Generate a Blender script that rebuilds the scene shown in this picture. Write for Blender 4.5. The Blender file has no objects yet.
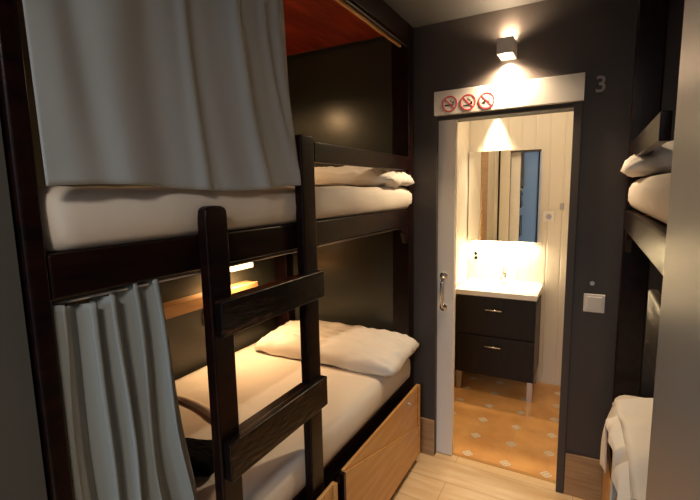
import bpy, bmesh, math, random
from mathutils import Vector, Matrix, noise

random.seed(7)
S = bpy.context.scene
C = S.collection
PI = math.pi

# ------------------------------------------------------------------ camera
cam_d = bpy.data.cameras.new('camera')
cam = bpy.data.objects.new('camera', cam_d)
C.objects.link(cam)
cam_d.sensor_width = 36.0
cam_d.lens = 36.0 * 431.65 / 700.0
cam_d.clip_start = 0.01
cam.matrix_world = Matrix(((0.87620249, -0.04738388, 0.47960813, 0.0),
                           (0.48153428, 0.12705674, -0.86716857, 0.0),
                           (-0.01984764, 0.99076302, 0.13414439, 1.55),
                           (0, 0, 0, 1)))
S.camera = cam

# ------------------------------------------------------------------ world, daylight, exposure
w = bpy.data.worlds.new('world')
S.world = w
w.use_nodes = True
w.node_tree.nodes['Background'].inputs[0].default_value = (0.50, 0.74, 1.0, 1)
w.node_tree.nodes['Background'].inputs[1].default_value = 0.75
S.view_settings.view_transform = 'Standard'
S.view_settings.look = 'None'
S.view_settings.exposure = 0.0
S.view_settings.gamma = 1.0
S.view_settings.use_curve_mapping = False


def lamp(kind, name, loc, energy, color, size=0.02, rot=(0, 0, 0), spot=None, blend=0.3, sy=None):
    d = bpy.data.lights.new(name, kind)
    d.energy = energy
    d.color = color
    if kind == 'AREA':
        d.size = size
        if sy:
            d.shape = 'RECTANGLE'
            d.size_y = sy
    else:
        d.shadow_soft_size = size
    if kind == 'SPOT':
        d.spot_size = math.radians(spot)
        d.spot_blend = blend
    o = bpy.data.objects.new(name, d)
    o.location = loc
    o.rotation_euler = rot
    C.objects.link(o)
    return o


# daylight falling in through the window behind the camera
lamp('AREA', 'window_daylight', (-0.2, -3.4, 3.2), 170.0, (0.66, 0.84, 1.0), 1.5,
     rot=(math.radians(52), 0, 0), sy=1.5)
# weak warm fill added at the ceiling behind the camera, no fixture
lamp('AREA', 'room_fill_light', (-0.1, -0.6, 2.36), 17.0, (1.0, 0.86, 0.72), 0.25)


# ------------------------------------------------------------------ materials
def mat(name, col, rough=0.5, spec=0.5, metal=0.0, coat=0.0, col2=None, nscale=5.0, nstretch=(1, 1, 1),
        bump=0.0, bscale=40.0, emit=None, estr=0.0, detail=4.0):
    m = bpy.data.materials.new(name)
    m.use_nodes = True
    nt = m.node_tree
    b = nt.nodes['Principled BSDF']
    b.inputs['Base Color'].default_value = (*col, 1)
    b.inputs['Roughness'].default_value = rough
    b.inputs['Specular IOR Level'].default_value = spec
    b.inputs['Metallic'].default_value = metal
    b.inputs['Coat Weight'].default_value = coat
    tc = nt.nodes.new('ShaderNodeTexCoord')
    mp = nt.nodes.new('ShaderNodeMapping')
    mp.inputs['Scale'].default_value = nstretch
    nt.links.new(tc.outputs['Object'], mp.inputs[0])
    if col2:
        n = nt.nodes.new('ShaderNodeTexNoise')
        n.inputs['Scale'].default_value = nscale
        n.inputs['Detail'].default_value = detail
        nt.links.new(mp.outputs[0], n.inputs[0])
        r = nt.nodes.new('ShaderNodeValToRGB')
        r.color_ramp.elements[0].position = 0.35
        r.color_ramp.elements[1].position = 0.65
        r.color_ramp.elements[0].color = (*col, 1)
        r.color_ramp.elements[1].color = (*col2, 1)
        nt.links.new(n.outputs[0], r.inputs[0])
        nt.links.new(r.outputs[0], b.inputs['Base Color'])
    if bump:
        n = nt.nodes.new('ShaderNodeTexNoise')
        n.inputs['Scale'].default_value = bscale
        n.inputs['Detail'].default_value = 3
        nt.links.new(mp.outputs[0], n.inputs[0])
        bp = nt.nodes.new('ShaderNodeBump')
        bp.inputs['Strength'].default_value = bump
        bp.inputs['Distance'].default_value = 0.01
        nt.links.new(n.outputs[0], bp.inputs['Height'])
        nt.links.new(bp.outputs[0], b.inputs['Normal'])
    if emit:
        b.inputs['Emission Color'].default_value = (*emit, 1)
        b.inputs['Emission Strength'].default_value = estr
    return m


def cloth_mat(name, col, trans=0.25, bump=0.15, bscale=14.0, tcol=None):
    m = mat(name, col, rough=0.9, spec=0.15, bump=bump, bscale=bscale)
    nt = m.node_tree
    b = nt.nodes['Principled BSDF']
    out = nt.nodes['Material Output']
    t = nt.nodes.new('ShaderNodeBsdfTranslucent')
    t.inputs[0].default_value = (*(tcol or col), 1)
    mx = nt.nodes.new('ShaderNodeMixShader')
    mx.inputs[0].default_value = trans
    nt.links.new(b.outputs[0], mx.inputs[1])
    nt.links.new(t.outputs[0], mx.inputs[2])
    nt.links.new(mx.outputs[0], out.inputs[0])
    return m


M = {}
M['wall'] = mat('charcoal_wall_paint', (0.066, 0.054, 0.050), rough=0.5, spec=0.4, bump=0.05, bscale=60)
M['wall_gloss'] = mat('charcoal_satin_paint', (0.042, 0.044, 0.036), rough=0.28, spec=0.5, bump=0.03, bscale=30)
M['partition'] = mat('grey_satin_paint', (0.085, 0.083, 0.076), rough=0.32, spec=0.4)
M['ceiling'] = mat('grey_ceiling_paint', (0.070, 0.067, 0.067), rough=0.7)
M['cream'] = mat('cream_wall', (0.72, 0.65, 0.54), rough=0.45)
M['darkwood'] = mat('dark_stained_wood', (0.004, 0.002, 0.002), rough=0.30, spec=0.22, col2=(0.014, 0.004, 0.003),
                    nscale=6, nstretch=(6, 1, 6), bump=0.06, bscale=14)
M['worn'] = mat('worn_dark_wood', (0.005, 0.003, 0.003), rough=0.28, spec=0.35, col2=(0.12, 0.055, 0.028),
                nscale=9, nstretch=(3, 1, 3), bump=0.2, bscale=22)
for e_, p_ in zip([n for n in M['worn'].node_tree.nodes if n.type == 'VALTORGB'][0].color_ramp.elements, (0.60, 0.72)):
    e_.position = p_
M['mahogany'] = mat('red_mahogany_board', (0.13, 0.010, 0.004), rough=0.35, spec=0.5, col2=(0.30, 0.032, 0.008),
                    nscale=4, nstretch=(7, 1, 7), bump=0.08, bscale=12)
M['pine'] = mat('varnished_pine', (0.50, 0.25, 0.075), rough=0.3, spec=0.5, col2=(0.60, 0.33, 0.11), nscale=4,
                nstretch=(1, 1, 9))
M['pine_old'] = mat('worn_pine_board', (0.42, 0.23, 0.09), rough=0.4, spec=0.4, col2=(0.56, 0.33, 0.14), nscale=5,
                    nstretch=(1, 1, 6))
M['base'] = mat('oak_baseboard', (0.36, 0.21, 0.10), rough=0.4, col2=(0.46, 0.28, 0.14), nscale=5,
                nstretch=(1, 1, 10))
M['sheet'] = mat('white_sheet', (0.74, 0.68, 0.61), rough=0.9, spec=0.1, bump=0.35, bscale=9)
M['pillow'] = mat('white_pillowcase', (0.78, 0.74, 0.69), rough=0.85, spec=0.15, bump=0.7, bscale=9)
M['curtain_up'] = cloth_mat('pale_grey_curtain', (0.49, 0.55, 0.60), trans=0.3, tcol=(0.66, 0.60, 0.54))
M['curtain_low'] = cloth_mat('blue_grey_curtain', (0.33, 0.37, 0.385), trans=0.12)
M['sign'] = mat('white_cover_board', (0.70, 0.66, 0.62), rough=0.45)
M['leaf'] = mat('pale_grey_door', (0.80, 0.75, 0.69), rough=0.45)
M['panel'] = mat('cream_grey_gloss_door', (0.38, 0.38, 0.37), rough=0.38, spec=0.4)
M['chrome'] = mat('chrome', (0.75, 0.73, 0.70), rough=0.18, metal=1.0)
M['steel'] = mat('brushed_steel', (0.55, 0.52, 0.50), rough=0.35, metal=0.9)
M['number'] = mat('dull_metal', (0.36, 0.34, 0.33), rough=0.5, metal=0.1)
M['mirror'] = mat('mirror_glass', (0.90, 0.90, 0.88), rough=0.01, metal=1.0)
M['black'] = mat('black_matte', (0.004, 0.004, 0.005), rough=0.9, spec=0.05)
M['vanity'] = mat('black_brown_vanity', (0.009, 0.007, 0.007), rough=0.4, spec=0.3, col2=(0.015, 0.011, 0.010), nscale=6,
                  nstretch=(8, 8, 1))
M['ceramic'] = mat('white_ceramic', (0.88, 0.85, 0.80), rough=0.15)
M['red'] = mat('sign_red', (0.60, 0.025, 0.04), rough=0.5)
M['plastic'] = mat('ivory_plastic', (0.80, 0.75, 0.68), rough=0.4)
M['sconce'] = mat('light_grey_metal', (0.78, 0.72, 0.67), rough=0.4, metal=0.0)
M['lens'] = mat('lit_lens', (1, 0.9, 0.7), emit=(1.0, 0.80, 0.52), estr=25)
M['tube'] = mat('lit_tube', (1, 0.85, 0.6), emit=(1.0, 0.66, 0.30), estr=5)
M['mirror_light'] = mat('lit_strip', (1, 0.9, 0.7), emit=(1.0, 0.78, 0.46), estr=20)
M['white_frame'] = mat('white_window_frame', (0.6, 0.62, 0.65), rough=0.4)
M['blanket'] = mat('beige_blanket', (0.42, 0.31, 0.20), rough=0.95, spec=0.1, bump=0.4, bscale=60)


def glass_mat():
    m = bpy.data.materials.new('window_glass')
    m.use_nodes = True
    nt = m.node_tree
    nt.nodes.remove(nt.nodes['Principled BSDF'])
    g = nt.nodes.new('ShaderNodeBsdfGlossy')
    g.inputs['Roughness'].default_value = 0.02
    t = nt.nodes.new('ShaderNodeBsdfTransparent')
    mx = nt.nodes.new('ShaderNodeMixShader')
    mx.inputs[0].default_value = 0.06
    nt.links.new(t.outputs[0], mx.inputs[1])
    nt.links.new(g.outputs[0], mx.inputs[2])
    nt.links.new(mx.outputs[0], nt.nodes['Material Output'].inputs[0])
    return m


M['glass'] = glass_mat()


def mnode(nt, op, a=None, b=None, c=None):
    n = nt.nodes.new('ShaderNodeMath')
    n.operation = op
    for i, v in enumerate((a, b, c)):
        if v is None:
            continue
        if isinstance(v, (int, float)):
            n.inputs[i].default_value = v
        else:
            nt.links.new(v, n.inputs[i])
    return n.outputs[0]


def laminate_mat():
    m = mat('light_oak_laminate', (0.66, 0.46, 0.26), rough=0.38, spec=0.4)
    nt = m.node_tree
    b = nt.nodes['Principled BSDF']
    tc = nt.nodes['Texture Coordinate']
    mp = nt.nodes.new('ShaderNodeMapping')
    mp.inputs['Rotation'].default_value = (0, 0, 0)
    mp.inputs['Scale'].default_value = (1.6, 14, 1)
    nt.links.new(tc.outputs['Object'], mp.inputs[0])
    n = nt.nodes.new('ShaderNodeTexNoise')
    n.inputs['Scale'].default_value = 2.2
    n.inputs['Detail'].default_value = 5
    n.inputs['Distortion'].default_value = 0.6
    nt.links.new(mp.outputs[0], n.inputs[0])
    r = nt.nodes.new('ShaderNodeValToRGB')
    r.color_ramp.elements[0].position = 0.3
    r.color_ramp.elements[1].position = 0.7
    r.color_ramp.elements[0].color = (0.80, 0.52, 0.26, 1)
    r.color_ramp.elements[1].color = (0.92, 0.69, 0.41, 1)
    nt.links.new(n.outputs[0], r.inputs[0])
    br = nt.nodes.new('ShaderNodeTexBrick')
    br.inputs['Scale'].default_value = 1.0
    br.inputs['Brick Width'].default_value = 1.2
    br.inputs['Row Height'].default_value = 0.19
    br.inputs['Mortar Size'].default_value = 0.0015
    br.inputs['Color1'].default_value = (1, 1, 1, 1)
    br.inputs['Color2'].default_value = (0.93, 0.92, 0.90, 1)
    br.inputs['Mortar'].default_value = (0.6, 0.5, 0.4, 1)
    nt.links.new(tc.outputs['Object'], br.inputs[0])
    mx = nt.nodes.new('ShaderNodeMix')
    mx.data_type = 'RGBA'
    mx.blend_type = 'MULTIPLY'
    mx.inputs[0].default_value = 1.0
    nt.links.new(r.outputs[0], mx.inputs[6])
    nt.links.new(br.outputs[0], mx.inputs[7])
    nt.links.new(mx.outputs[2], b.inputs['Base Color'])
    return m


def tile_mat():
    m = mat('terracotta_octagon_tile', (0.6, 0.3, 0.1), rough=0.3, spec=0.45)
    nt = m.node_tree
    b = nt.nodes['Principled BSDF']
    tc = nt.nodes['Texture Coordinate']
    sp = nt.nodes.new('ShaderNodeSeparateXYZ')
    nt.links.new(tc.outputs['Object'], sp.inputs[0])
    P = 0.2125
    u = mnode(nt, 'ABSOLUTE', mnode(nt, 'SUBTRACT', mnode(nt, 'FRACT', mnode(nt, 'ADD', mnode(nt, 'DIVIDE', mnode(nt, 'ADD', sp.outputs[0], 0.134), P), 50.5)), 0.5))
    v = mnode(nt, 'ABSOLUTE', mnode(nt, 'SUBTRACT', mnode(nt, 'FRACT', mnode(nt, 'ADD', mnode(nt, 'DIVIDE', mnode(nt, 'SUBTRACT', sp.outputs[1], 2.402), P), 50.5)), 0.5))
    d = mnode(nt, 'ADD', u, v)
    ins = mnode(nt, 'LESS_THAN', d, 0.165)
    # blue-grey four-petal motif inside each white insert
    core = mnode(nt, 'MULTIPLY', mnode(nt, 'LESS_THAN', d, 0.11),
                 mnode(nt, 'GREATER_THAN', mnode(nt, 'ABSOLUTE', mnode(nt, 'SUBTRACT', u, v)), 0.018))
    core = mnode(nt, 'MULTIPLY', core, mnode(nt, 'GREATER_THAN', d, 0.045))
    n = nt.nodes.new('ShaderNodeTexNoise')
    n.inputs['Scale'].default_value = 5.0
    n.inputs['Detail'].default_value = 4
    nt.links.new(tc.outputs['Object'], n.inputs[0])
    r = nt.nodes.new('ShaderNodeValToRGB')
    r.color_ramp.elements[0].position = 0.32
    r.color_ramp.elements[1].position = 0.68
    r.color_ramp.elements[0].color = (0.66, 0.31, 0.095, 1)
    r.color_ramp.elements[1].color = (0.84, 0.46, 0.16, 1)
    nt.links.new(n.outputs[0], r.inputs[0])
    grout = mnode(nt, 'LESS_THAN', mnode(nt, 'MINIMUM', u, v), 0.008)
    edge = mnode(nt, 'MULTIPLY', mnode(nt, 'LESS_THAN', d, 0.178), mnode(nt, 'GREATER_THAN', d, 0.165))

    def mix(fac, a, col, amt=1.0):
        mx = nt.nodes.new('ShaderNodeMix')
        mx.data_type = 'RGBA'
        nt.links.new(mnode(nt, 'MULTIPLY', fac, amt), mx.inputs[0])
        nt.links.new(a, mx.inputs[6])
        mx.inputs[7].default_value = (*col, 1)
        return mx.outputs[2]
    c = mix(grout, r.outputs[0], (0.62, 0.36, 0.16), 0.7)
    c = mix(ins, c, (0.84, 0.66, 0.46))
    c = mix(core, c, (0.40, 0.33, 0.27), 0.5)
    c = mix(edge, c, (0.40, 0.20, 0.08))
    nt.links.new(c, b.inputs['Base Color'])
    return m


def groove_mat():
    m = mat('cream_grooved_panel', (0.74, 0.68, 0.58), rough=0.35, spec=0.4)
    nt = m.node_tree
    b = nt.nodes['Principled BSDF']
    tc = nt.nodes['Texture Coordinate']
    sp = nt.nodes.new('ShaderNodeSeparateXYZ')
    nt.links.new(tc.outputs['Object'], sp.inputs[0])
    s = mnode(nt, 'ADD', sp.outputs[0], sp.outputs[1])
    f = mnode(nt, 'ABSOLUTE', mnode(nt, 'SUBTRACT', mnode(nt, 'FRACT', mnode(nt, 'DIVIDE', mnode(nt, 'ADD', s, 10.0), 0.10)), 0.5))
    g = mnode(nt, 'SMOOTH_MIN', f, 0.06, 0.03)
    bp = nt.nodes.new('ShaderNodeBump')
    bp.inputs['Strength'].default_value = 0.9
    bp.inputs['Distance'].default_value = 0.05
    nt.links.new(g, bp.inputs['Height'])
    nt.links.new(bp.outputs[0], b.inputs['Normal'])
    return m


M['laminate'] = laminate_mat()
M['tile'] = tile_mat()
M['groove'] = groove_mat()


# ------------------------------------------------------------------ mesh helpers
def add_box(bm, x0, x1, y0, y1, z0, z1, mtx=None):
    vs = [bm.verts.new((x, y, z)) for x in (x0, x1) for y in (y0, y1) for z in (z0, z1)]
    for f in ((0, 1, 3, 2), (4, 6, 7, 5), (0, 4, 5, 1), (2, 3, 7, 6), (0, 2, 6, 4), (1, 5, 7, 3)):
        bm.faces.new([vs[i] for i in f])
    if mtx:
        for v in vs:
            v.co = mtx @ v.co
    return vs


def add_prism(bm, pts, axis, a0, a1):
    """extrude 2-D polygon along an axis: 0 -> pts are (y,z); 1 -> (x,z); 2 -> (x,y)"""
    def mk(p, a):
        return {0: (a, p[0], p[1]), 1: (p[0], a, p[1]), 2: (p[0], p[1], a)}[axis]
    A = [bm.verts.new(mk(p, a0)) for p in pts]
    B = [bm.verts.new(mk(p, a1)) for p in pts]
    bm.faces.new(A)
    bm.faces.new(B[::-1])
    n = len(pts)
    for i in range(n):
        bm.faces.new((A[i], B[i], B[(i + 1) % n], A[(i + 1) % n]))


def add_tube(bm, pts, r, seg=12, caps=True):
    pts = [Vector(p) for p in pts]
    rings = []
    for i, p in enumerate(pts):
        t = (pts[min(i + 1, len(pts) - 1)] - pts[max(i - 1, 0)]).normalized()
        up = Vector((0, 0, 1)) if abs(t.z) < 0.9 else Vector((0, 1, 0))
        a = t.cross(up).normalized()
        b = t.cross(a)
        rr = r[i] if isinstance(r, (list, tuple)) else r
        rings.append([bm.verts.new(p + a * math.cos(k * 2 * PI / seg) * rr + b * math.sin(k * 2 * PI / seg) * rr) for k in range(seg)])
    for q in range(len(rings) - 1):
        for k in range(seg):
            bm.faces.new((rings[q][k], rings[q][(k + 1) % seg], rings[q + 1][(k + 1) % seg], rings[q + 1][k]))
    if caps:
        bm.faces.new(rings[0][::-1])
        bm.faces.new(rings[-1])


def obj(name, bm, m, parent=None, bevel=0.0, smooth=False, seg=2):
    me = bpy.data.meshes.new(name)
    bmesh.ops.recalc_face_normals(bm, faces=bm.faces)
    bm.to_mesh(me)
    bm.free()
    o = bpy.data.objects.new(name, me)
    me.materials.append(m)
    C.objects.link(o)
    if parent:
        o.parent = parent
        o.matrix_parent_inverse = parent.matrix_basis.inverted()
    if bevel:
        md = o.modifiers.new('bevel', 'BEVEL')
        md.width = bevel
        md.segments = seg
        md.limit_method = 'ANGLE'
        md.angle_limit = math.radians(40)
    if smooth or bevel:
        for p in me.polygons:
            p.use_smooth = True
    if bevel and not smooth:
        wn = o.modifiers.new('wn', 'WEIGHTED_NORMAL')
        wn.keep_sharp = True
    return o


def box(name, x0, x1, y0, y1, z0, z1, m, parent=None, bevel=0.0):
    bm = bmesh.new()
    add_box(bm, x0, x1, y0, y1, z0, z1)
    return obj(name, bm, m, parent, bevel)


def struct(o):
    o['kind'] = 'structure'
    return o


def tag(o, label, cat, group=None):
    o['label'] = label
    o['category'] = cat
    if group:
        o['group'] = group
    return o


def thing(name, label, cat, loc, group=None):
    o = bpy.data.objects.new(name, None)
    o.empty_display_size = 0.05
    o.location = loc
    C.objects.link(o)
    return tag(o, label, cat, group)


# ------------------------------------------------------------------ room shell
YW = 2.29                     # face of the wall with the bathroom doorway
struct(box('floor', -1.95, 1.15, -1.85, 2.36, -0.05, 0.0, M['laminate']))
struct(box('floor_bathroom', -1.0, 0.40, 2.36, 3.75, -0.05, 0.0, M['tile']))
struct(box('wall_front_panel', -1.82, -0.865, 2.280, 2.2895, 0, 2.37, M['wall_gloss']))
struct(box('ceiling', -1.95, 1.15, -1.85, 2.29, 2.40, 2.50, M['ceiling']))
struct(box('wall_left', -1.95, -1.82, -1.85, 2.29, 0, 2.40, M['wall_gloss']))
struct(box('wall_partition', -1.82, -0.86, -1.85, 0.368, 0, 2.40, M['partition']))
struct(box('wall_right', 1.05, 1.15, -1.85, 2.29, 0, 2.40, M['wall']))

bm = bmesh.new()             # wall_front with doorway and pocket for the sliding leaf
add_box(bm, -1.95, -0.885, YW, YW + 0.13, 0, 2.50)
add_box(bm, -0.885, -0.725, YW, YW + 0.03, 0, 2.50)
add_box(bm, -0.885, -0.725, YW + 0.085, YW + 0.13, 0, 2.50)
add_box(bm, -0.725, -0.045, YW, YW + 0.13, 1.93, 2.50)
add_box(bm, -0.045, 1.15, YW, YW + 0.13, 0, 2.50)
struct(obj('wall_front', bm, M['wall']))

bm = bmesh.new()             # wall_back with tall balcony window
add_box(bm, -0.86, -0.84, -1.85, -1.75, 0, 2.40)
add_box(bm, 0.2, 1.05, -1.85, -1.75, 0, 2.40)
add_box(bm, -0.84, 0.2, -1.85, -1.75, 0, 0.25)
add_box(bm, -0.84, 0.2, -1.85, -1.75, 2.3, 2.40)
struct(obj('wall_back', bm, M['wall']))
bm = bmesh.new()
for a, b_ in ((-0.84, -0.828), (0.16, 0.2), (-0.34, -0.30)):
    add_box(bm, a, b_, -1.82, -1.77, 0.25, 2.3)
add_box(bm, -0.84, 0.2, -1.82, -1.77, 0.25, 0.30)
add_box(bm, -0.84, 0.2, -1.82, -1.77, 2.25, 2.3)
win = struct(obj('window_1', bm, M['white_frame']))
box('window_glass', -0.826, 0.17, -1.80, -1.795, 0.28, 2.27, M['glass'], win)

# bathroom shell
struct(box('wall_bathroom_back', -1.0, 0.40, 3.62, 3.75, 0, 2.40, M['groove']))
struct(box('wall_bathroom_left', -1.0, -0.875, 2.42, 3.62, 0, 2.40, M['cream']))
struct(box('wall_bathroom_right', 0.30, 0.40, 2.42, 3.62, 0, 2.40, M['cream']))
struct(box('ceiling_bathroom', -1.0, 0.40, 2.42, 3.75, 2.40, 2.50, M['cream']))
bm = bmesh.new()             # cream lining on the bathroom side of the doorway wall
add_box(bm, -0.875, -0.725, 2.42, 2.43, 0, 2.40)
add_box(bm, -0.045, 0.30, 2.42, 2.43, 0, 2.40)
add_box(bm, -0.725, -0.045, 2.42, 2.43, 1.93, 2.40)
struct(obj('wall_bathroom_front', bm, M['cream']))
struct(box('trim_4', -0.8749, -0.866, 2.83, 3.10, 0, 2.05, M['base']))
struct(box('trim_1', -0.838, -0.822, 2.43, 2.445, 0, 2.1, M['darkwood']))

# dark door frame on the right, baseboards
bm = bmesh.new()
add_box(bm, -0.080, -0.045, 2.275, 2.43, 0, 1.93)
add_box(bm, -0.725, -0.080, 2.31, 2.43, 1.915, 1.93)
struct(obj('trim_2', bm, M['wall'], bevel=0.002))
struct(box('baseboard_right', -0.043, 0.14, 2.278, 2.29, 0, 0.225, M['base'], bevel=0.002))
struct(box('baseboard_left', -0.815, -0.727, 2.278, 2.29, 0, 0.222, M['base'], bevel=0.002))
struct(box('baseboard_bathroom', -0.28, 0.30, 3.608, 3.62, 0, 0.02, M['cream']))
struct(box('trim_3', -0.72, -0.08, 2.345, 2.368, 0.0, 0.003, M['pine']))

# sliding door leaf in its pocket
door = struct(box('door_1', -0.885, -0.634, 2.325, 2.365, 0.006, 1.925, M['leaf'], bevel=0.002))
bm = bmesh.new()
add_tube(bm, [(-0.69, 2.324, 1.075), (-0.69, 2.30, 1.072), (-0.69, 2.282, 1.055), (-0.69, 2.278, 1.02), (-0.69, 2.278, 0.95),
              (-0.69, 2.282, 0.915), (-0.69, 2.30, 0.898), (-0.69, 2.324, 0.895)], 0.008, 12)
for z in (1.075, 0.895):
    add_tube(bm, [(-0.69, 2.325, z), (-0.69, 2.318, z)], 0.021, 20)
obj('door_handle', bm, M['chrome'], door, smooth=True)

# ------------------------------------------------------------------ bunk beds
YF, YE = 0.375, 2.275


def post(name, x0, x1, y0, y1, z0, z1, parent, rounded=False):
    bm = bmesh.new()
    if rounded:
        r = (y1 - y0) / 2
        pts = [(y0, z0), (y1, z0)]
        for k in range(9):
            a = k * PI / 8
            pts.append(((y0 + y1) / 2 + r * math.copysign(abs(math.cos(a)) ** .6, math.cos(a)), z1 - r * .8 + r * .8 * math.sin(a) ** .6))
        add_prism(bm, pts, 0, x0, x1)
    else:
        add_box(bm, x0, x1, y0, y1, z0, z1)
    return obj(name, bm, M['darkwood'], parent, bevel=0.006)


def bunk(label, side):
    """side=-1: left bunk, front at x=-0.85 ; side=+1: right bunk, front at x=+0.13 (mirror image)"""
    F = -0.85 if side < 0 else 0.14
    t = thing('bunk_bed', label, 'bunk bed', (F + side * 0.45, (YF + YE) / 2, 0))

    def X(a, b):          # distances behind the front plane
        p, q = F + side * a, F + side * b
        return min(p, q), max(p, q)
    W = 0.96 if side < 0 else 0.90
    # corner posts
    for a, b in ((0.0, 0.10), (W - 0.12, W - 0.02)):
        for y0, y1 in ((YF, YF + 0.036), (YE - 0.07, YE)):
            x0, x1 = X(a, b)
            post('post', x0, x1, y0, y1, 0.0, 2.398, t)
    yb0, yb1 = YF + 0.036, YE - 0.07
    for zz, nm in (((1.362, 1.448), 'upper'), ((0.40, 0.49), 'lower')):
        x0, x1 = X(0.0, 0.035)
        box('side_rail', x0, x1, yb0, yb1, zz[0], zz[1], M['darkwood'], t, bevel=0.006)
        x0, x1 = X(W - 0.06, W - 0.025)
        box('side_rail', x0, x1, yb0, yb1, zz[0], zz[1], M['darkwood'], t, bevel=0.006)
        for y0 in (YF + 0.036, YE - 0.105):
            x0, x1 = X(0.10, W - 0.12)
            box('end_rail', x0, x1, y0, y0 + 0.03, zz[0], zz[1], M['darkwood'], t, bevel=0.004)
        x0, x1 = X(0.036, W - 0.061)
        box('bed_base', x0, x1, yb0 + .032, yb1 - .037, zz[1] - 0.035, zz[1] - 0.020, M['mahogany'], t)
    # top frame and canopy board
    x0, x1 = X(0.0, 0.04)
    box('top_rail', x0, x1, yb0, yb1, 2.295, 2.397, M['mahogany'] if False else M['darkwood'], t, bevel=0.004)
    x0, x1 = X(0.04, 0.055)
    box('lit_lip', x0, x1, yb0, yb1, 2.288, 2.318, M['pine_old'], t, bevel=0.002)  # inner edge of the dark rail, coloured pale for the lamplight on it
    x0, x1 = X(0.055, W - 0.02)
    box('canopy_board', x0, x1, yb0, yb1 + 0.03, 2.372, 2.395, M['mahogany'], t)
    # guard rail at the head end of the upper bed
    x0, x1 = X(0.0, 0.025)
    box('guard_rail', x0, x1, 1.295, YE - 0.07, 1.655, 1.727, M['darkwood'], t, bevel=0.004)
    x0, x1 = X(0.0, 0.032)
    # ladder
    x0, x1 = X(-0.035, -0.001) if side < 0 else X(-0.022, -0.001)
    if side < 0:
        post('ladder_post', x0, x1, 0.752, 0.826, 0.0, 1.522, t, rounded=True)
        post('ladder_post', x0, x1, 1.165, 1.242, 0.40, 1.735, t)
        rungs, ra, rb, ca, cb_ = ((1.190, 1.283), (0.793, 0.90)), 0.760, 1.240, 0.827, 1.164
        o0, o1 = -0.062, -0.036
    else:
        post('ladder_post', x0, x1, 0.415, 0.47, 0.0, 1.70, t)
        post('ladder_post', x0, x1, 0.66, 0.72, 0.40, 1.70, t)
        rungs, ra, rb, ca, cb_ = ((1.245, 1.365), (0.83, 0.95)), 0.415, 0.93, 0.471, 0.659
        o0, o1 = -0.038, -0.0225
    for z0, z1 in rungs:
        x0, x1 = X(o0, o1)
        box('rung', x0, x1, ra, rb, z0, z1, M['worn'], t, bevel=0.004)
        x0, x1 = X(o1, 0.0)
        box('rung_cleat', x0, x1, ca, cb_, z0 + 0.01, z1 - 0.005, M['darkwood'], t, bevel=0.003)
    if side > 0:
        x0, x1 = X(-0.022, -0.001)
        box('side_board', x0, x1, 0.73, 1.72, 0.50, 0.66, M['pine'], t, bevel=0.002)
    # corner brace under the upper rail
    bm = bmesh.new()
    x0, x1 = X(0.004, 0.03)
    c = YE - 0.07
    pts = [(c, 1.362), (c - 0.11, 1.362), (c - 0.10, 1.345), (c - 0.055, 1.325), (c - 0.035, 1.27), (c, 1.262)]
    add_prism(bm, pts, 0, x0, x1)
    obj('corner_brace', bm, M['darkwood'], t, bevel=0.003)
    return t


bunk('dark stained wooden bunk bed with ladder along the left wall', -1)
bunk('dark stained wooden bunk bed half hidden behind the pale door on the right', 1)


# ------------------------------------------------------------------ bedding
def soft_box(name, x0, x1, y0, y1, z0, z1, m, r=0.04, amp=0.006, freq=6.0, parent=None, bulge=0.012, seed=0.0, n=(30, 60, 6)):
    bm = bmesh.new()
    nx, ny, nz = n
    hx, hy, hz = (x1 - x0) / 2, (y1 - y0) / 2, (z1 - z0) / 2
    c = Vector(((x0 + x1) / 2, (y0 + y1) / 2, (z0 + z1) / 2))
    cache = {}

    def vert(i, j, k):
        key = (i, j, k)
        if key in cache:
            return cache[key]
        p = Vector(((2 * i / nx - 1) * hx, (2 * j / ny - 1) * hy, (2 * k / nz - 1) * hz))
        q = Vector((max(-hx + r, min(hx - r, p.x)), max(-hy + r, min(hy - r, p.y)), max(-hz + r, min(hz - r, p.z))))
        d = p - q
        if d.length > 1e-6:
            p = q + d.normalized() * r
        # bulge sides
        p.x += math.copysign(bulge, p.x) * (1 - (p.z / hz) ** 2) if abs(p.x) > hx * 0.9 else 0
        w_ = p + c
        nn = noise.noise(Vector((w_.x * freq, w_.y * freq, w_.z * freq * 1.5 + seed)))
        nn += 0.5 * noise.noise(Vector((w_.x * freq * 2.3, w_.y * freq * 1.1, w_.z * freq * 3 + seed)))
        dirv = Vector((p.x / hx, p.y / hy, p.z / hz))
        mxx = max(abs(dirv.x), abs(dirv.y), abs(dirv.z))
        nv = Vector([v if abs(v) > 0.92 * mxx else 0 for v in dirv]).normalized()
        if k == 0:
            nv = Vector((0, 0, 0))
        p = p + nv * nn * amp
        v = bm.verts.new(p + c)
        cache[key] = v
        return v
    for i in range(nx):
        for j in range(ny):
            for k in (0, nz):
                bm.faces.new([vert(i, j, k), vert(i + 1, j, k), vert(i + 1, j + 1, k), vert(i, j + 1, k)])
    for i in range(nx):
        for k in range(nz):
            for j in (0, ny):
                bm.faces.new([vert(i, j, k), vert(i + 1, j, k), vert(i + 1, j, k + 1), vert(i, j, k + 1)])
    for j in range(ny):
        for k in range(nz):
            for i in (0, nx):
                bm.faces.new([vert(i, j, k), vert(i, j + 1, k), vert(i, j + 1, k + 1), vert(i, j, k + 1)])
    return obj(name, bm, m, parent, smooth=True)


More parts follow.
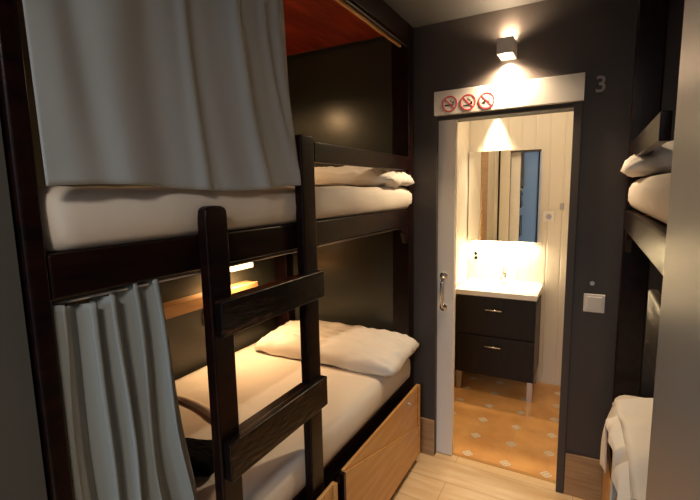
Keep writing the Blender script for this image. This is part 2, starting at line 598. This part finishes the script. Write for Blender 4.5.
def pillow(name, cx, cy, cz, lx, ly, lz, m, rotz=0.0, tilt=0.0, amp=0.012, seed=0.0, roty=0.0):
    """pointed-corner pillow: two cushioned faces meeting in a seam"""
    bm = bmesh.new()
    n = 44
    R = Matrix.Translation((cx, cy, cz)) @ Matrix.Rotation(rotz, 4, 'Z') @ Matrix.Rotation(tilt, 4, 'X') @ Matrix.Rotation(roty, 4, 'Y')
    g = {}
    for s in (1, -1):
        for i in range(n + 1):
            for j in range(n + 1):
                u, v = 2 * i / n - 1, 2 * j / n - 1
                edge = i in (0, n) or j in (0, n)
                if s == -1 and edge:
                    g[(s, i, j)] = g[(1, i, j)]
                    continue
                pin = 1 - 0.035 * (1 - v * v) * abs(u) ** 3 - 0.05 * abs(u * v) ** 6
                pin2 = 1 - 0.05 * (1 - u * u) * abs(v) ** 3 - 0.10 * abs(u * v) ** 6
                x, y = u * lx / 2 * pin, v * ly / 2 * pin2
                h = (max(0, (1 - abs(u) ** 5) * (1 - abs(v) ** 4))) ** 0.45
                wr = noise.noise(Vector((u * 2.2 + seed, v * 1.6, s * 3.1))) + (0.35 + abs(u) ** 2) * (abs(noise.noise(Vector((u * 6 + v * 4 + seed, v * 3 - u * 3, s * 2.0)))) * 1.6 - 0.5) + 0.6 * noise.noise(Vector((u * 5 + v * 3, v * 5 - u * 2 + seed, s)))
                ed = 0.45 + 0.55 * h
                z = s * lz / 2 * h * (1.0 if s > 0 else 0.45) + amp * wr * ed
                if edge:
                    z = amp * 1.1 * noise.noise(Vector((u * 4 + seed, v * 4, 0.3)))
                g[(s, i, j)] = bm.verts.new(R @ Vector((x, y, z)))
    for s in (1, -1):
        for i in range(n):
            for j in range(n):
                bm.faces.new([g[(s, i, j)], g[(s, i + 1, j)], g[(s, i + 1, j + 1)], g[(s, i, j + 1)]])
    return obj(name, bm, m, smooth=True)


tag(soft_box('mattress', -1.80, -0.856, 0.414, 2.24, 0.470, 0.628, M['sheet'], amp=0.005, freq=4, r=0.03),
    'sheeted mattress on the lower bed of the left bunk', 'mattress')
tag(soft_box('mattress', -1.80, -0.856, 0.413, 2.27, 1.440, 1.572, M['sheet'], amp=0.010, freq=5, r=0.04, seed=4.0),
    'sheeted mattress on the upper bed of the left bunk, under the hanging curtain', 'mattress')
tag(soft_box('mattress', 0.152, 1.02, 0.42, 2.15, 1.445, 1.585, M['sheet'], amp=0.006, freq=5, r=0.05, seed=8.0),
    'white sheeted mattress on the upper bed of the right bunk', 'mattress')
tag(soft_box('mattress', 0.150, 1.02, 0.42, 2.205, 0.470, 0.63, M['sheet'], amp=0.005, freq=5, r=0.04, seed=9.0),
    'mattress on the lower bed of the right bunk, mostly under the draped sheet', 'mattress')
tag(pillow('pillow', -1.24, 2.04, 0.675, 0.92, 0.42, 0.16, M['pillow'], seed=1.3, tilt=0.10, amp=0.016),
    'white pillow across the head of the lower left bed', 'pillow')
tag(pillow('pillow', -1.24, 2.07, 1.618, 0.86, 0.36, 0.13, M['pillow'], seed=5.1, amp=0.020, roty=0.05),
    'crumpled white pillow behind the guard rail of the upper left bed', 'pillow')
tag(pillow('pillow', 0.535, 2.00, 1.655, 0.88, 0.38, 0.15, M['pillow'], seed=7.7, amp=0.014, roty=-0.10),
    'white pillow poking over the edge of the upper right bed', 'pillow')


# ------------------------------------------------------------------ curtains
def curtain(name, prof, m, rows, cols, thick=0.0025):
    """prof(s, t) -> point ; s along the width 0..1, t 0 top .. 1 bottom"""
    bm = bmesh.new()
    g = [[bm.verts.new(prof(i / cols, j / rows)) for i in range(cols + 1)] for j in range(rows + 1)]
    for j in range(rows):
        for i in range(cols):
            bm.faces.new((g[j][i], g[j + 1][i], g[j + 1][i + 1], g[j][i + 1]))
    o = obj(name, bm, m, smooth=True)
    md = o.modifiers.new('thickness', 'SOLIDIFY')
    md.thickness = thick
    md.offset = 0
    return o


def fold(x, w_):
    """soft single crease of half-width w_ centred on 0"""
    return math.exp(-(x / w_) ** 2)


def prof_up(s, t):
    z = 2.288 - t * (2.288 - 1.566)
    y0, y1 = 0.414, 1.140 + 0.020 * t
    y = y0 + (y1 - y0) * s
    # a few long soft folds that fan to the right as they fall
    d = 0.006 * math.sin(s * 9 + t * 1.2)
    for c0, sl, w_, h in ((0.46, 0.03, 0.018, 0.012), (0.50, 0.04, 0.03, -0.007), (0.68, 0.10, 0.022, 0.014), (0.735, 0.13, 0.03, -0.008),
                          (0.84, 0.16, 0.018, 0.011), (0.93, 0.10, 0.02, 0.012), (0.22, -0.03, 0.05, 0.012),
                          (0.10, 0.05, 0.03, -0.012), (0.33, 0.02, 0.04, -0.009), (0.58, 0.10, 0.04, -0.006)):
        d += h * fold(s - c0 - sl * t * t, w_ * (1 + 0.7 * t))
    d += 0.012 * noise.noise(Vector((s * 4, t * 2.2, 2.0)))
    e = min(1, s / 0.06)
    d = d * e + 0.006 * (1 - e)
    return Vector((-0.862 + 0.030 * t + d, y - 0.004 * (1 - e) * t, z + 0.008 * math.sin(s * 7 + 0.5) * t))


tag(curtain('curtain', prof_up, M['curtain_up'], 60, 160),
    'wide pale grey privacy curtain hanging over the upper left bunk', 'curtain')


def prof_low(s, t):
    z = 1.352 - t * 0.705
    y0 = 0.413
    y1 = 0.655 + 0.075 * t ** 0.9
    wob = 0.03 * noise.noise(Vector((s * 3, t * 2, 3)))
    y = y0 + (y1 - y0) * (s + wob * math.sin(PI * s))
    k = s * 4.8 + 0.5 * noise.noise(Vector((s * 2.2, t * 1.6, 7)))
    amp = 0.017 + 0.008 * noise.noise(Vector((s * 7, t * 1.5, 9)))
    q = math.sin(k * 2 * PI)
    d = amp * math.copysign(abs(q) ** 0.8, q)
    yy = 0.010 * math.sin(k * 4 * PI) * (1 - 0.4 * t)
    e = min(1, s / 0.07)
    d = d * e + 0.012 * (1 - e)
    yy *= e
    return Vector((-0.870 + d - 0.012 * t * e, y + yy, z - 0.012 * math.sin(s * 6) * (1 - t)))


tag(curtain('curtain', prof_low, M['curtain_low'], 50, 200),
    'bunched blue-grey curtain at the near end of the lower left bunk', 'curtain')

for lab, x, y0, y1, z in (('thin metal rod carrying the wide upper curtain', -0.862, 0.412, 2.204, 2.286),
                          ('thin metal rod carrying the blue-grey lower curtain', -0.870, 0.412, 2.20, 1.352)):
    bm = bmesh.new()
    add_tube(bm, [(x, y0, z), (x, y1, z)], 0.004, 10)
    tag(obj('curtain_rod', bm, M['steel'], smooth=True), lab, 'curtain rod')

# ------------------------------------------------------------------ things on the lower left bed
bm = bmesh.new()            # folded beige blanket with a rolled edge
pts = []
for k in range(13):
    u = k / 12
    pts.append((-1.60 + 0.55 * u, 1.235 - 0.13 * u ** 1.5 + 0.01 * math.sin(u * 5), 0.640))
add_tube(bm, pts, [0.012 + 0.006 * math.sin(PI * k / 12) for k in range(13)], 10)
pts2 = [(x, y - 0.0, z - 0.006) for x, y, z in pts]
vs = []
for (x, y, z) in pts2:
    vs.append([bm.verts.new((x, y + dy, 0.632 + h)) for dy, h in ((0.0, 0.012), (0.05, 0.012), (0.12, 0.006), (0.16, -0.004))])
for a in range(len(vs) - 1):
    for b_ in range(3):
        bm.faces.new((vs[a][b_], vs[a + 1][b_], vs[a + 1][b_ + 1], vs[a][b_ + 1]))
tag(obj('blanket', bm, M['sheet'], smooth=True), 'folded cream blanket edge lying across the lower left bed', 'blanket')

o = pillow('cushion', -1.15, 0.93, 0.655, 0.22, 0.17, 0.08, M['black'], rotz=0.35, amp=0.006, seed=2.0)
tag(o, 'small black cushion on the lower left bed behind the ladder', 'cushion')

# ------------------------------------------------------------------ shelf, outlet, reading lamps on the long wall
sh = thing('wall_shelf', 'narrow pine shelf board on the wall above the lower left bed', 'shelf', (-1.78, 1.45, 1.0))
box('shelf_board', -1.818, -1.735, 0.95, 1.96, 1.002, 1.024, M['pine_old'], sh, bevel=0.003)
box('front_edge', -1.735, -1.720, 0.95, 1.96, 0.968, 1.027, M['pine_old'], sh, bevel=0.003)

ou = thing('power_outlet', 'white power outlet on the wall under the pine shelf', 'outlet', (-1.82, 1.57, 0.88))
box('cover_plate', -1.8185, -1.808, 1.61, 1.69, 0.835, 0.915, M['plastic'], ou, bevel=0.004)
bm = bmesh.new()
add_tube(bm, [(-1.8085, 1.65, 0.875), (-1.806, 1.65, 0.875)], 0.021, 20)
obj('socket', bm, M['black'], ou)


def reading_lamp(label, y0, y1, z, power, xf=-1.66):
    t = thing('reading_lamp', label, 'lamp', (-1.81, (y0 + y1) / 2, z))
    box('wall_bracket', -1.819, xf - 0.03, (y0 + y1) / 2 - 0.02, (y0 + y1) / 2 + 0.02, z + 0.018, z + 0.030, M['black'], t)
    box('lamp_housing', xf - 0.06, xf + 0.002, y0 - 0.008, y1 + 0.008, z + 0.014, z + 0.022, M['black'], t, bevel=0.002)
    d = box('diffuser', xf - 0.05, xf, y0, y1, z - 0.016, z + 0.013, M['tube'], t, bevel=0.006)
    lamp('AREA', 'reading_lamp_light', (xf - 0.025, (y0 + y1) / 2, z - 0.022), power, (1.0, 0.60, 0.28), 0.15, sy=0.05,
         rot=(0, 0, PI / 2))
    return t


reading_lamp('small lit reading lamp on the wall above the lower left bed', 1.69, 1.86, 1.150, 6.5)
reading_lamp('lit reading lamp of the upper left bed, hidden behind the curtain', 1.55, 1.72, 2.12, 6.0)


# ------------------------------------------------------------------ drawers under the left bed
def drawer_unit(label, y0, y1, x=-0.79, lock_y=None, sloped=True):
    t = thing('underbed_drawer', label, 'drawer', (x - 0.3, (y0 + y1) / 2, 0.0))
    box('drawer_box', x - 0.60, x - 0.014, y0 + 0.02, y1 - 0.02, 0.045, 0.385, M['darkwood'], t)
    box('front_panel', x - 0.013, x, y0, y1, 0.055, 0.470, M['pine'], t, bevel=0.002)
    if sloped:
        bm = bmesh.new()
        add_prism(bm, [(y0, 0.055), (y1 - 0.018, 0.055), (y1 - 0.018, 0.228), (y0, 0.462)], 0, x, x + 0.007)  # raised wedge, its sloping top stands in for a diagonal shadow edge
        obj('shadow_edge_board', bm, M['pine'], t, bevel=0.001)
    box('edge_strip', x, x + 0.010, y1 - 0.018, y1, 0.055, 0.470, M['pine'], t, bevel=0.002)
    box('side_strip', x - 0.012, x + 0.008, y0 - 0.016, y0 - 0.0005, 0.05, 0.462, M['darkwood'], t)
    if lock_y:
        bm = bmesh.new()
        add_tube(bm, [(x, lock_y, 0.43), (x + 0.012, lock_y, 0.43)], 0.010, 16)
        add_box(bm, x + 0.012, x + 0.016, lock_y - 0.002, lock_y + 0.002, 0.385, 0.432)
        obj('lock', bm, M['chrome'], t)
    return t


drawer_unit('pine underbed drawer with lock and a board shaped as a diagonal shadow edge, nearest the doorway', 1.345, 2.195, lock_y=2.03)
drawer_unit('pine underbed drawer left of the locked one, below the ladder', 0.45, 1.27, x=-0.785, sloped=False)
# pine drawers below the right bunk
def right_drawer(label, y0, y1):
    t = thing('underbed_drawer', label, 'drawer', (0.4, (y0 + y1) / 2, 0))
    box('drawer_box', 0.128, 0.80, y0 + 0.02, y1 - 0.02, 0.045, 0.385, M['darkwood'], t)
    box('front_panel', 0.1185, 0.127, y0, y1, 0.055, 0.455, M['pine'], t, bevel=0.002)
    return t


right_drawer('pine underbed drawer below the right bunk, by the doorway wall', 1.62, 2.19)
right_drawer('pine underbed drawer below the right bunk, nearer the pale door', 0.95, 1.57)


# draped sheet over the right lower bed
def prof_drape(s, t):
    # s: along y (1.05..2.1), t: 0 on the bed .. 1 hanging end
    y = 1.00 + 1.05 * s
    top = 0.75 + 0.05 * math.sin(s * 5.0) - 0.12 * max(0, (s - 0.86)) * 4
    if t < 0.45:
        u = t / 0.45
        x = 0.55 - u * 0.43
        z = top + 0.035 * math.sin(u * PI) + 0.012 * noise.noise(Vector((x * 9, y * 6, 1)))
    else:
        u = (t - 0.45) / 0.55
        far = min(1, max(0, (s - 0.72) / 0.06))
        strip = min(1, max(0, (s - 0.30) / 0.03)) * min(1, max(0, (0.40 - s) / 0.03))
        ln = 0.05 + 0.22 * far + 0.30 * strip
        z = top - u * ln
        x = 0.135 - 0.035 * math.sin(min(1, u * 1.4) * PI * 0.5) + 0.006 * math.sin(y * 30 + u * 3) * u
    return Vector((x, y, z + 0.008 * math.sin(y * 23 + t * 5)))


tag(curtain('draped_sheet', prof_drape, M['pillow'], 50, 110, 0.006),
    'rumpled white sheet hanging over the side of the lower right bed', 'sheet')

# ------------------------------------------------------------------ pale door standing open beside the camera
dr = struct(box('door_2', 0.070, 0.098, -0.35, 0.535, 0.01, 2.05, M['panel'], bevel=0.002))

# ------------------------------------------------------------------ door wall: cover board, pictograms, sconce, number, switch
cb = thing('sliding_door_cover', 'long white cover board above the bathroom doorway', 'cover board', (-0.38, 2.26, 1.93))
box('board', -0.733, -0.040, 2.262, 2.289, 1.934, 2.054, M['sign'], cb, bevel=0.002)


def ring(bm, cx, cz, r0, r1, y0, y1, seg=40):
    g = []
    for k in range(seg):
        a = 2 * PI * k / seg
        g.append([bm.verts.new((cx + r * math.cos(a), y, cz + r * math.sin(a))) for r, y in ((r0, y0), (r1, y0), (r1, y1), (r0, y1))])
    for k in range(seg):
        A, B = g[k], g[(k + 1) % seg]
        for q in range(4):
            bm.faces.new((A[q], A[(q + 1) % 4], B[(q + 1) % 4], B[q]))


def rbox(bm, cx, cz, w_, h, ang, y0, y1):
    m = Matrix.Translation((cx, 0, cz)) @ Matrix.Rotation(ang, 4, 'Y')
    add_box(bm, -w_ / 2, w_ / 2, y0, y1, -h / 2, h / 2, m)


def smoke(bm, pts, y0, y1, r=0.0011):
    for (a, b_) in zip(pts[:-1], pts[1:]):
        ax, az = a
        bx_, bz = b_
        L = math.hypot(bx_ - ax, bz - az)
        rbox(bm, (ax + bx_) / 2, (az + bz) / 2, L + r, r * 2, -math.atan2(bz - az, bx_ - ax), y0, y1)


for i, (cx, cz) in enumerate(((-0.650, 1.985), (-0.557, 1.983), (-0.466, 1.981))):
    lab = ('round red no smoking sticker with a cigarette, leftmost of three on the cover board',
           'round red prohibition sticker with cigarette and hand, middle of three on the cover board',
           'round red prohibition sticker with small black figure, rightmost of three on the cover board')[i]
    st = thing('prohibition_sticker', lab, 'sticker', (cx, 2.261, cz), 'round red prohibition stickers on the cover board')
    bm = bmesh.new()
    add_tube(bm, [(cx, 2.2615, cz), (cx, 2.2612, cz)], 0.038, 40)
    obj('backing', bm, M['sign'], st)
    bm = bmesh.new()
    ring(bm, cx, cz, 0.0335, 0.0395, 2.2610, 2.2604)
    rbox(bm, cx, cz, 0.070, 0.0050, PI / 4, 2.2603, 2.2610)
    obj('red_ring', bm, M['red'], st)
    bm = bmesh.new()
    if i == 0:
        rbox(bm, cx - 0.010, cz - 0.006, 0.030, 0.006, 0, 2.2605, 2.2610)
        rbox(bm, cx + 0.012, cz - 0.006, 0.009, 0.006, 0, 2.2605, 2.2610)
        rbox(bm, cx + 0.020, cz - 0.006, 0.003, 0.006, 0, 2.2605, 2.2610)
        smoke(bm, [(cx + 0.012, cz), (cx + 0.018, cz + 0.004), (cx + 0.013, cz + 0.010), (cx + 0.005, cz + 0.010), (cx + 0.004, cz + 0.017), (cx + 0.010, cz + 0.019)], 2.2605, 2.2610)
        smoke(bm, [(cx + 0.020, cz), (cx + 0.023, cz + 0.006), (cx + 0.019, cz + 0.013)], 2.2605, 2.2610)
    elif i == 1:
        rbox(bm, cx - 0.010, cz - 0.014, 0.026, 0.005, 0, 2.2605, 2.2610)
        rbox(bm, cx + 0.010, cz - 0.010, 0.016, 0.006, -0.6, 2.2605, 2.2610)
        rbox(bm, cx + 0.018, cz - 0.003, 0.008, 0.012, 0.1, 2.2605, 2.2610)
        smoke(bm, [(cx + 0.014, cz + 0.006), (cx + 0.010, cz + 0.013), (cx + 0.002, cz + 0.013), (cx - 0.001, cz + 0.018), (cx + 0.006, cz + 0.022)], 2.2605, 2.2610)
    else:
        add_prism(bm, [(cx - 0.024, cz - 0.008), (cx - 0.016, cz - 0.004), (cx - 0.006, cz + 0.006), (cx - 0.006, cz - 0.016), (cx - 0.016, cz - 0.010)], 1, 2.2605, 2.2610)
        rbox(bm, cx + 0.012, cz + 0.004, 0.012, 0.002, -0.3, 2.2605, 2.2610)
        rbox(bm, cx + 0.012, cz - 0.004, 0.012, 0.002, 0.1, 2.2605, 2.2610)
    obj('icon', bm, M['black'], st)

# up-and-down wall light
sc = thing('wall_light', 'small square grey up-and-down wall light above the doorway', 'wall light', (-0.375, 2.24, 2.17))
bm = bmesh.new()
x0, x1, y0, y1, z0, z1, th = -0.405, -0.334, 2.165, 2.2895, 2.163, 2.232, 0.004
add_box(bm, x0, x0 + th, y0, y1, z0, z1)
add_box(bm, x1 - th, x1, y0, y1, z0, z1)
add_box(bm, x0 + th, x1 - th, y0, y0 + th, z0, z1)
add_box(bm, x0 + th, x1 - th, y1 - th, y1, z0, z1)
add_box(bm, x0 + th, x1 - th, y0 + th, y1 - th, 2.194, 2.201)
obj('housing', bm, M['sconce'], sc)
for zz in (2.170, 2.225):
    bm = bmesh.new()
    add_tube(bm, [(-0.370, 2.226, zz - 0.002), (-0.370, 2.226, zz + 0.002)], 0.028, 24)
    obj('lens', bm, M['lens'], sc)
WARM = (1.0, 0.74, 0.46)
lamp('SPOT', 'wall_light_down', (-0.370, 2.238, 2.161), 90.0, WARM, 0.008, rot=(0.62, 0, 0), spot=72, blend=0.5)
lamp('SPOT', 'wall_light_down_wide', (-0.370, 2.236, 2.160), 60.0, WARM, 0.02, rot=(0, 0, 0), spot=150, blend=0.9)
lamp('SPOT', 'wall_light_up', (-0.370, 2.258, 2.234), 16.0, WARM, 0.01, rot=(PI - 0.85, 0, 0), spot=86, blend=0.7)
lamp('SPOT', 'wall_light_up_wide', (-0.370, 2.226, 2.235), 7.0, WARM, 0.02, rot=(PI, 0, 0), spot=160, blend=0.6)

# room number
cu = bpy.data.curves.new('room_number', 'FONT')
cu.body = '3'
cu.size = 0.098
cu.extrude = 0.003
cu.bevel_depth = 0.0006
cu.align_x = 'CENTER'
tmp = bpy.data.objects.new('tmp_number', cu)
C.objects.link(tmp)
dg = bpy.context.evaluated_depsgraph_get()
me = bpy.data.meshes.new_from_object(tmp.evaluated_get(dg))
bpy.data.objects.remove(tmp)
num = bpy.data.objects.new('room_number', me)
me.materials.clear()
me.materials.append(M['number'])
num.location = (0.022, 2.2855, 1.967)
num.rotation_euler = (PI / 2, 0, 0)
C.objects.link(num)
tag(num, 'small grey metal number 3 on the wall right of the cover board', 'number')

sw = thing('light_switch', 'square white light switch right of the bathroom doorway', 'switch', (0.045, 2.289, 1.01))
box('cover_plate', 0.0, 0.088, 2.279, 2.2895, 0.963, 1.050, M['plastic'], sw, bevel=0.003)
box('rocker', 0.012, 0.076, 2.274, 2.279, 0.975, 1.038, M['plastic'], sw, bevel=0.003)
bm = bmesh.new()
add_tube(bm, [(0.032, 2.2895, 1.101), (0.032, 2.280, 1.101)], 0.010, 16)
tag(obj('wall_button', bm, M['steel'], smooth=False), 'tiny round metal button just above the light switch', 'button')

# ------------------------------------------------------------------ bathroom: vanity, basin, tap, mirror, outlets, lights
va = thing('bathroom_vanity', 'black-brown two drawer vanity under the bathroom mirror', 'vanity', (-0.575, 3.4, 0))
box('body', -0.855, -0.292, 3.235, 3.615, 0.150, 0.715, M['vanity'], va)
for z0, z1, zh in ((0.462, 0.755, 0.665), (0.150, 0.455, 0.385)):
    f = box('drawer', -0.857, -0.290, 3.212, 3.234, z0, z1, M['vanity'], va, bevel=0.002)
    bm = bmesh.new()
    add_tube(bm, [(-0.632, 3.211, zh), (-0.632, 3.186, zh), (-0.520, 3.186, zh), (-0.520, 3.211, zh)], 0.006, 10)
    obj('handle', bm, M['chrome'], f, smooth=True)
for x0 in (-0.850, -0.335):
    for y0 in (3.225, 3.56):
        box('leg', x0, x0 + 0.038, y0, y0 + 0.038, 0.0, 0.150, M['steel'], va, bevel=0.002)

ba = thing('wash_basin', 'white ceramic basin top resting on the vanity', 'basin', (-0.575, 3.4, 0.762))
bm = bmesh.new()
# slab with a scooped bowl
nx, ny = 36, 28
g = []
for i in range(nx + 1):
    row = []
    for j in range(ny + 1):
        x = -0.862 + 0.577 * i / nx
        y = 3.195 + 0.420 * j / ny
        u, v = (x + 0.573) / 0.215, (y - 3.375) / 0.125
        rr = (abs(u) ** 3.2 + abs(v) ** 3.2) ** (1 / 3.2)
        dz = -0.075 * (1 - min(1, rr) ** 4) if rr < 1 else 0
        row.append(bm.verts.new((x, y, 0.800 + dz)))
    g.append(row)
for i in range(nx):
    for j in range(ny):
        bm.faces.new((g[i][j], g[i + 1][j], g[i + 1][j + 1], g[i][j + 1]))
border = [g[i][0] for i in range(nx + 1)] + [g[nx][j] for j in range(1, ny + 1)] + [g[i][ny] for i in range(nx - 1, -1, -1)] + [g[0][j] for j in range(ny - 1, 0, -1)]
low = [bm.verts.new((v.co.x, v.co.y, 0.764)) for v in border]
for k in range(len(border)):
    k2 = (k + 1) % len(border)
    bm.faces.new((border[k], border[k2], low[k2], low[k]))
obj('basin_top', bm, M['ceramic'], ba, smooth=False)
box('back_lip', -0.862, -0.285, 3.600, 3.615, 0.800, 0.815, M['ceramic'], ba, bevel=0.003)

tp = thing('basin_tap', 'chrome mixer tap at the back of the basin', 'tap', (-0.565, 3.54, 0.80))
bm = bmesh.new()
add_tube(bm, [(-0.565, 3.545, 0.801), (-0.565, 3.545, 0.90)], 0.021, 18)
add_tube(bm, [(-0.565, 3.545, 0.865), (-0.565, 3.49, 0.875), (-0.565, 3.44, 0.865), (-0.565, 3.435, 0.85)], 0.011, 14)
obj('body', bm, M['chrome'], tp, smooth=True)
bm = bmesh.new()
add_tube(bm, [(-0.565, 3.545, 0.902), (-0.565, 3.54, 0.918), (-0.565, 3.48, 0.945)], [0.018, 0.012, 0.006], 12)
obj('lever', bm, M['chrome'], tp, smooth=True)

bm = bmesh.new()
add_tube(bm, [(-0.800, 3.619, 1.02), (-0.800, 3.59, 1.02), (-0.800, 3.575, 1.035)], 0.010, 12)
add_tube(bm, [(-0.800, 3.619, 0.985), (-0.800, 3.59, 0.985)], 0.012, 12)
tag(obj('wall_hook', bm, M['black'], smooth=True), 'small black hook on the bathroom wall left below the mirror', 'hook')

mi = thing('bathroom_mirror', 'rectangular frameless mirror above the bathroom basin', 'mirror', (-0.595, 3.61, 1.13))
box('backing', -0.865, -0.330, 3.595, 3.619, 1.132, 1.842, M['steel'], mi)
box('mirror_pane', -0.866, -0.329, 3.5905, 3.5945, 1.130, 1.845, M['mirror'], mi)
box('light_strip', -0.83, -0.37, 3.597, 3.615, 1.118, 1.1315, M['mirror_light'], mi)
lamp('AREA', 'mirror_strip_light', (-0.60, 3.585, 1.112), 7.0, (1.0, 0.80, 0.50), 0.46, sy=0.03, rot=(0, 0, 0))

bo = thing('power_outlet', 'white power outlet on the bathroom wall beside the mirror', 'outlet', (-0.267, 3.619, 1.33))
box('cover_plate', -0.302, -0.222, 3.608, 3.6195, 1.290, 1.372, M['plastic'], bo, bevel=0.003)
bm = bmesh.new()
add_tube(bm, [(-0.262, 3.609, 1.331), (-0.262, 3.605, 1.331)], 0.020, 20)
obj('socket', bm, M['steel'], bo)
tag(box('wall_latch', -0.188, -0.165, 3.605, 3.6195, 1.385, 1.435, M['steel'], bevel=0.003),
    'small grey metal holder on the bathroom wall right of the outlet', 'holder')

cl = thing('ceiling_spotlight', 'small white ceiling spotlight above the bathroom mirror', 'ceiling light', (-0.66, 3.54, 2.38))
bm = bmesh.new()
add_tube(bm, [(-0.66, 3.54, 2.399), (-0.66, 3.54, 2.22)], 0.035, 20)
obj('housing', bm, M['sign'], cl)
bm = bmesh.new()
add_tube(bm, [(-0.66, 3.54, 2.2195), (-0.66, 3.54, 2.217)], 0.028, 20)
obj('lens', bm, M['lens'], cl)
lamp('SPOT', 'bathroom_spot', (-0.66, 3.555, 2.21), 45.0, (1.0, 0.80, 0.52), 0.015, rot=(0.08, 0, 0), spot=44, blend=0.5)
lamp('SPOT', 'bathroom_spot_wide', (-0.66, 3.54, 2.21), 40.0, (1.0, 0.80, 0.52), 0.02, rot=(-0.1, 0, 0), spot=62, blend=0.8)
lamp('AREA', 'bathroom_fill_light', (-0.35, 3.0, 2.38), 6.0, (1.0, 0.80, 0.55), 0.25)  # fill light added for general bathroom brightness, no fixture
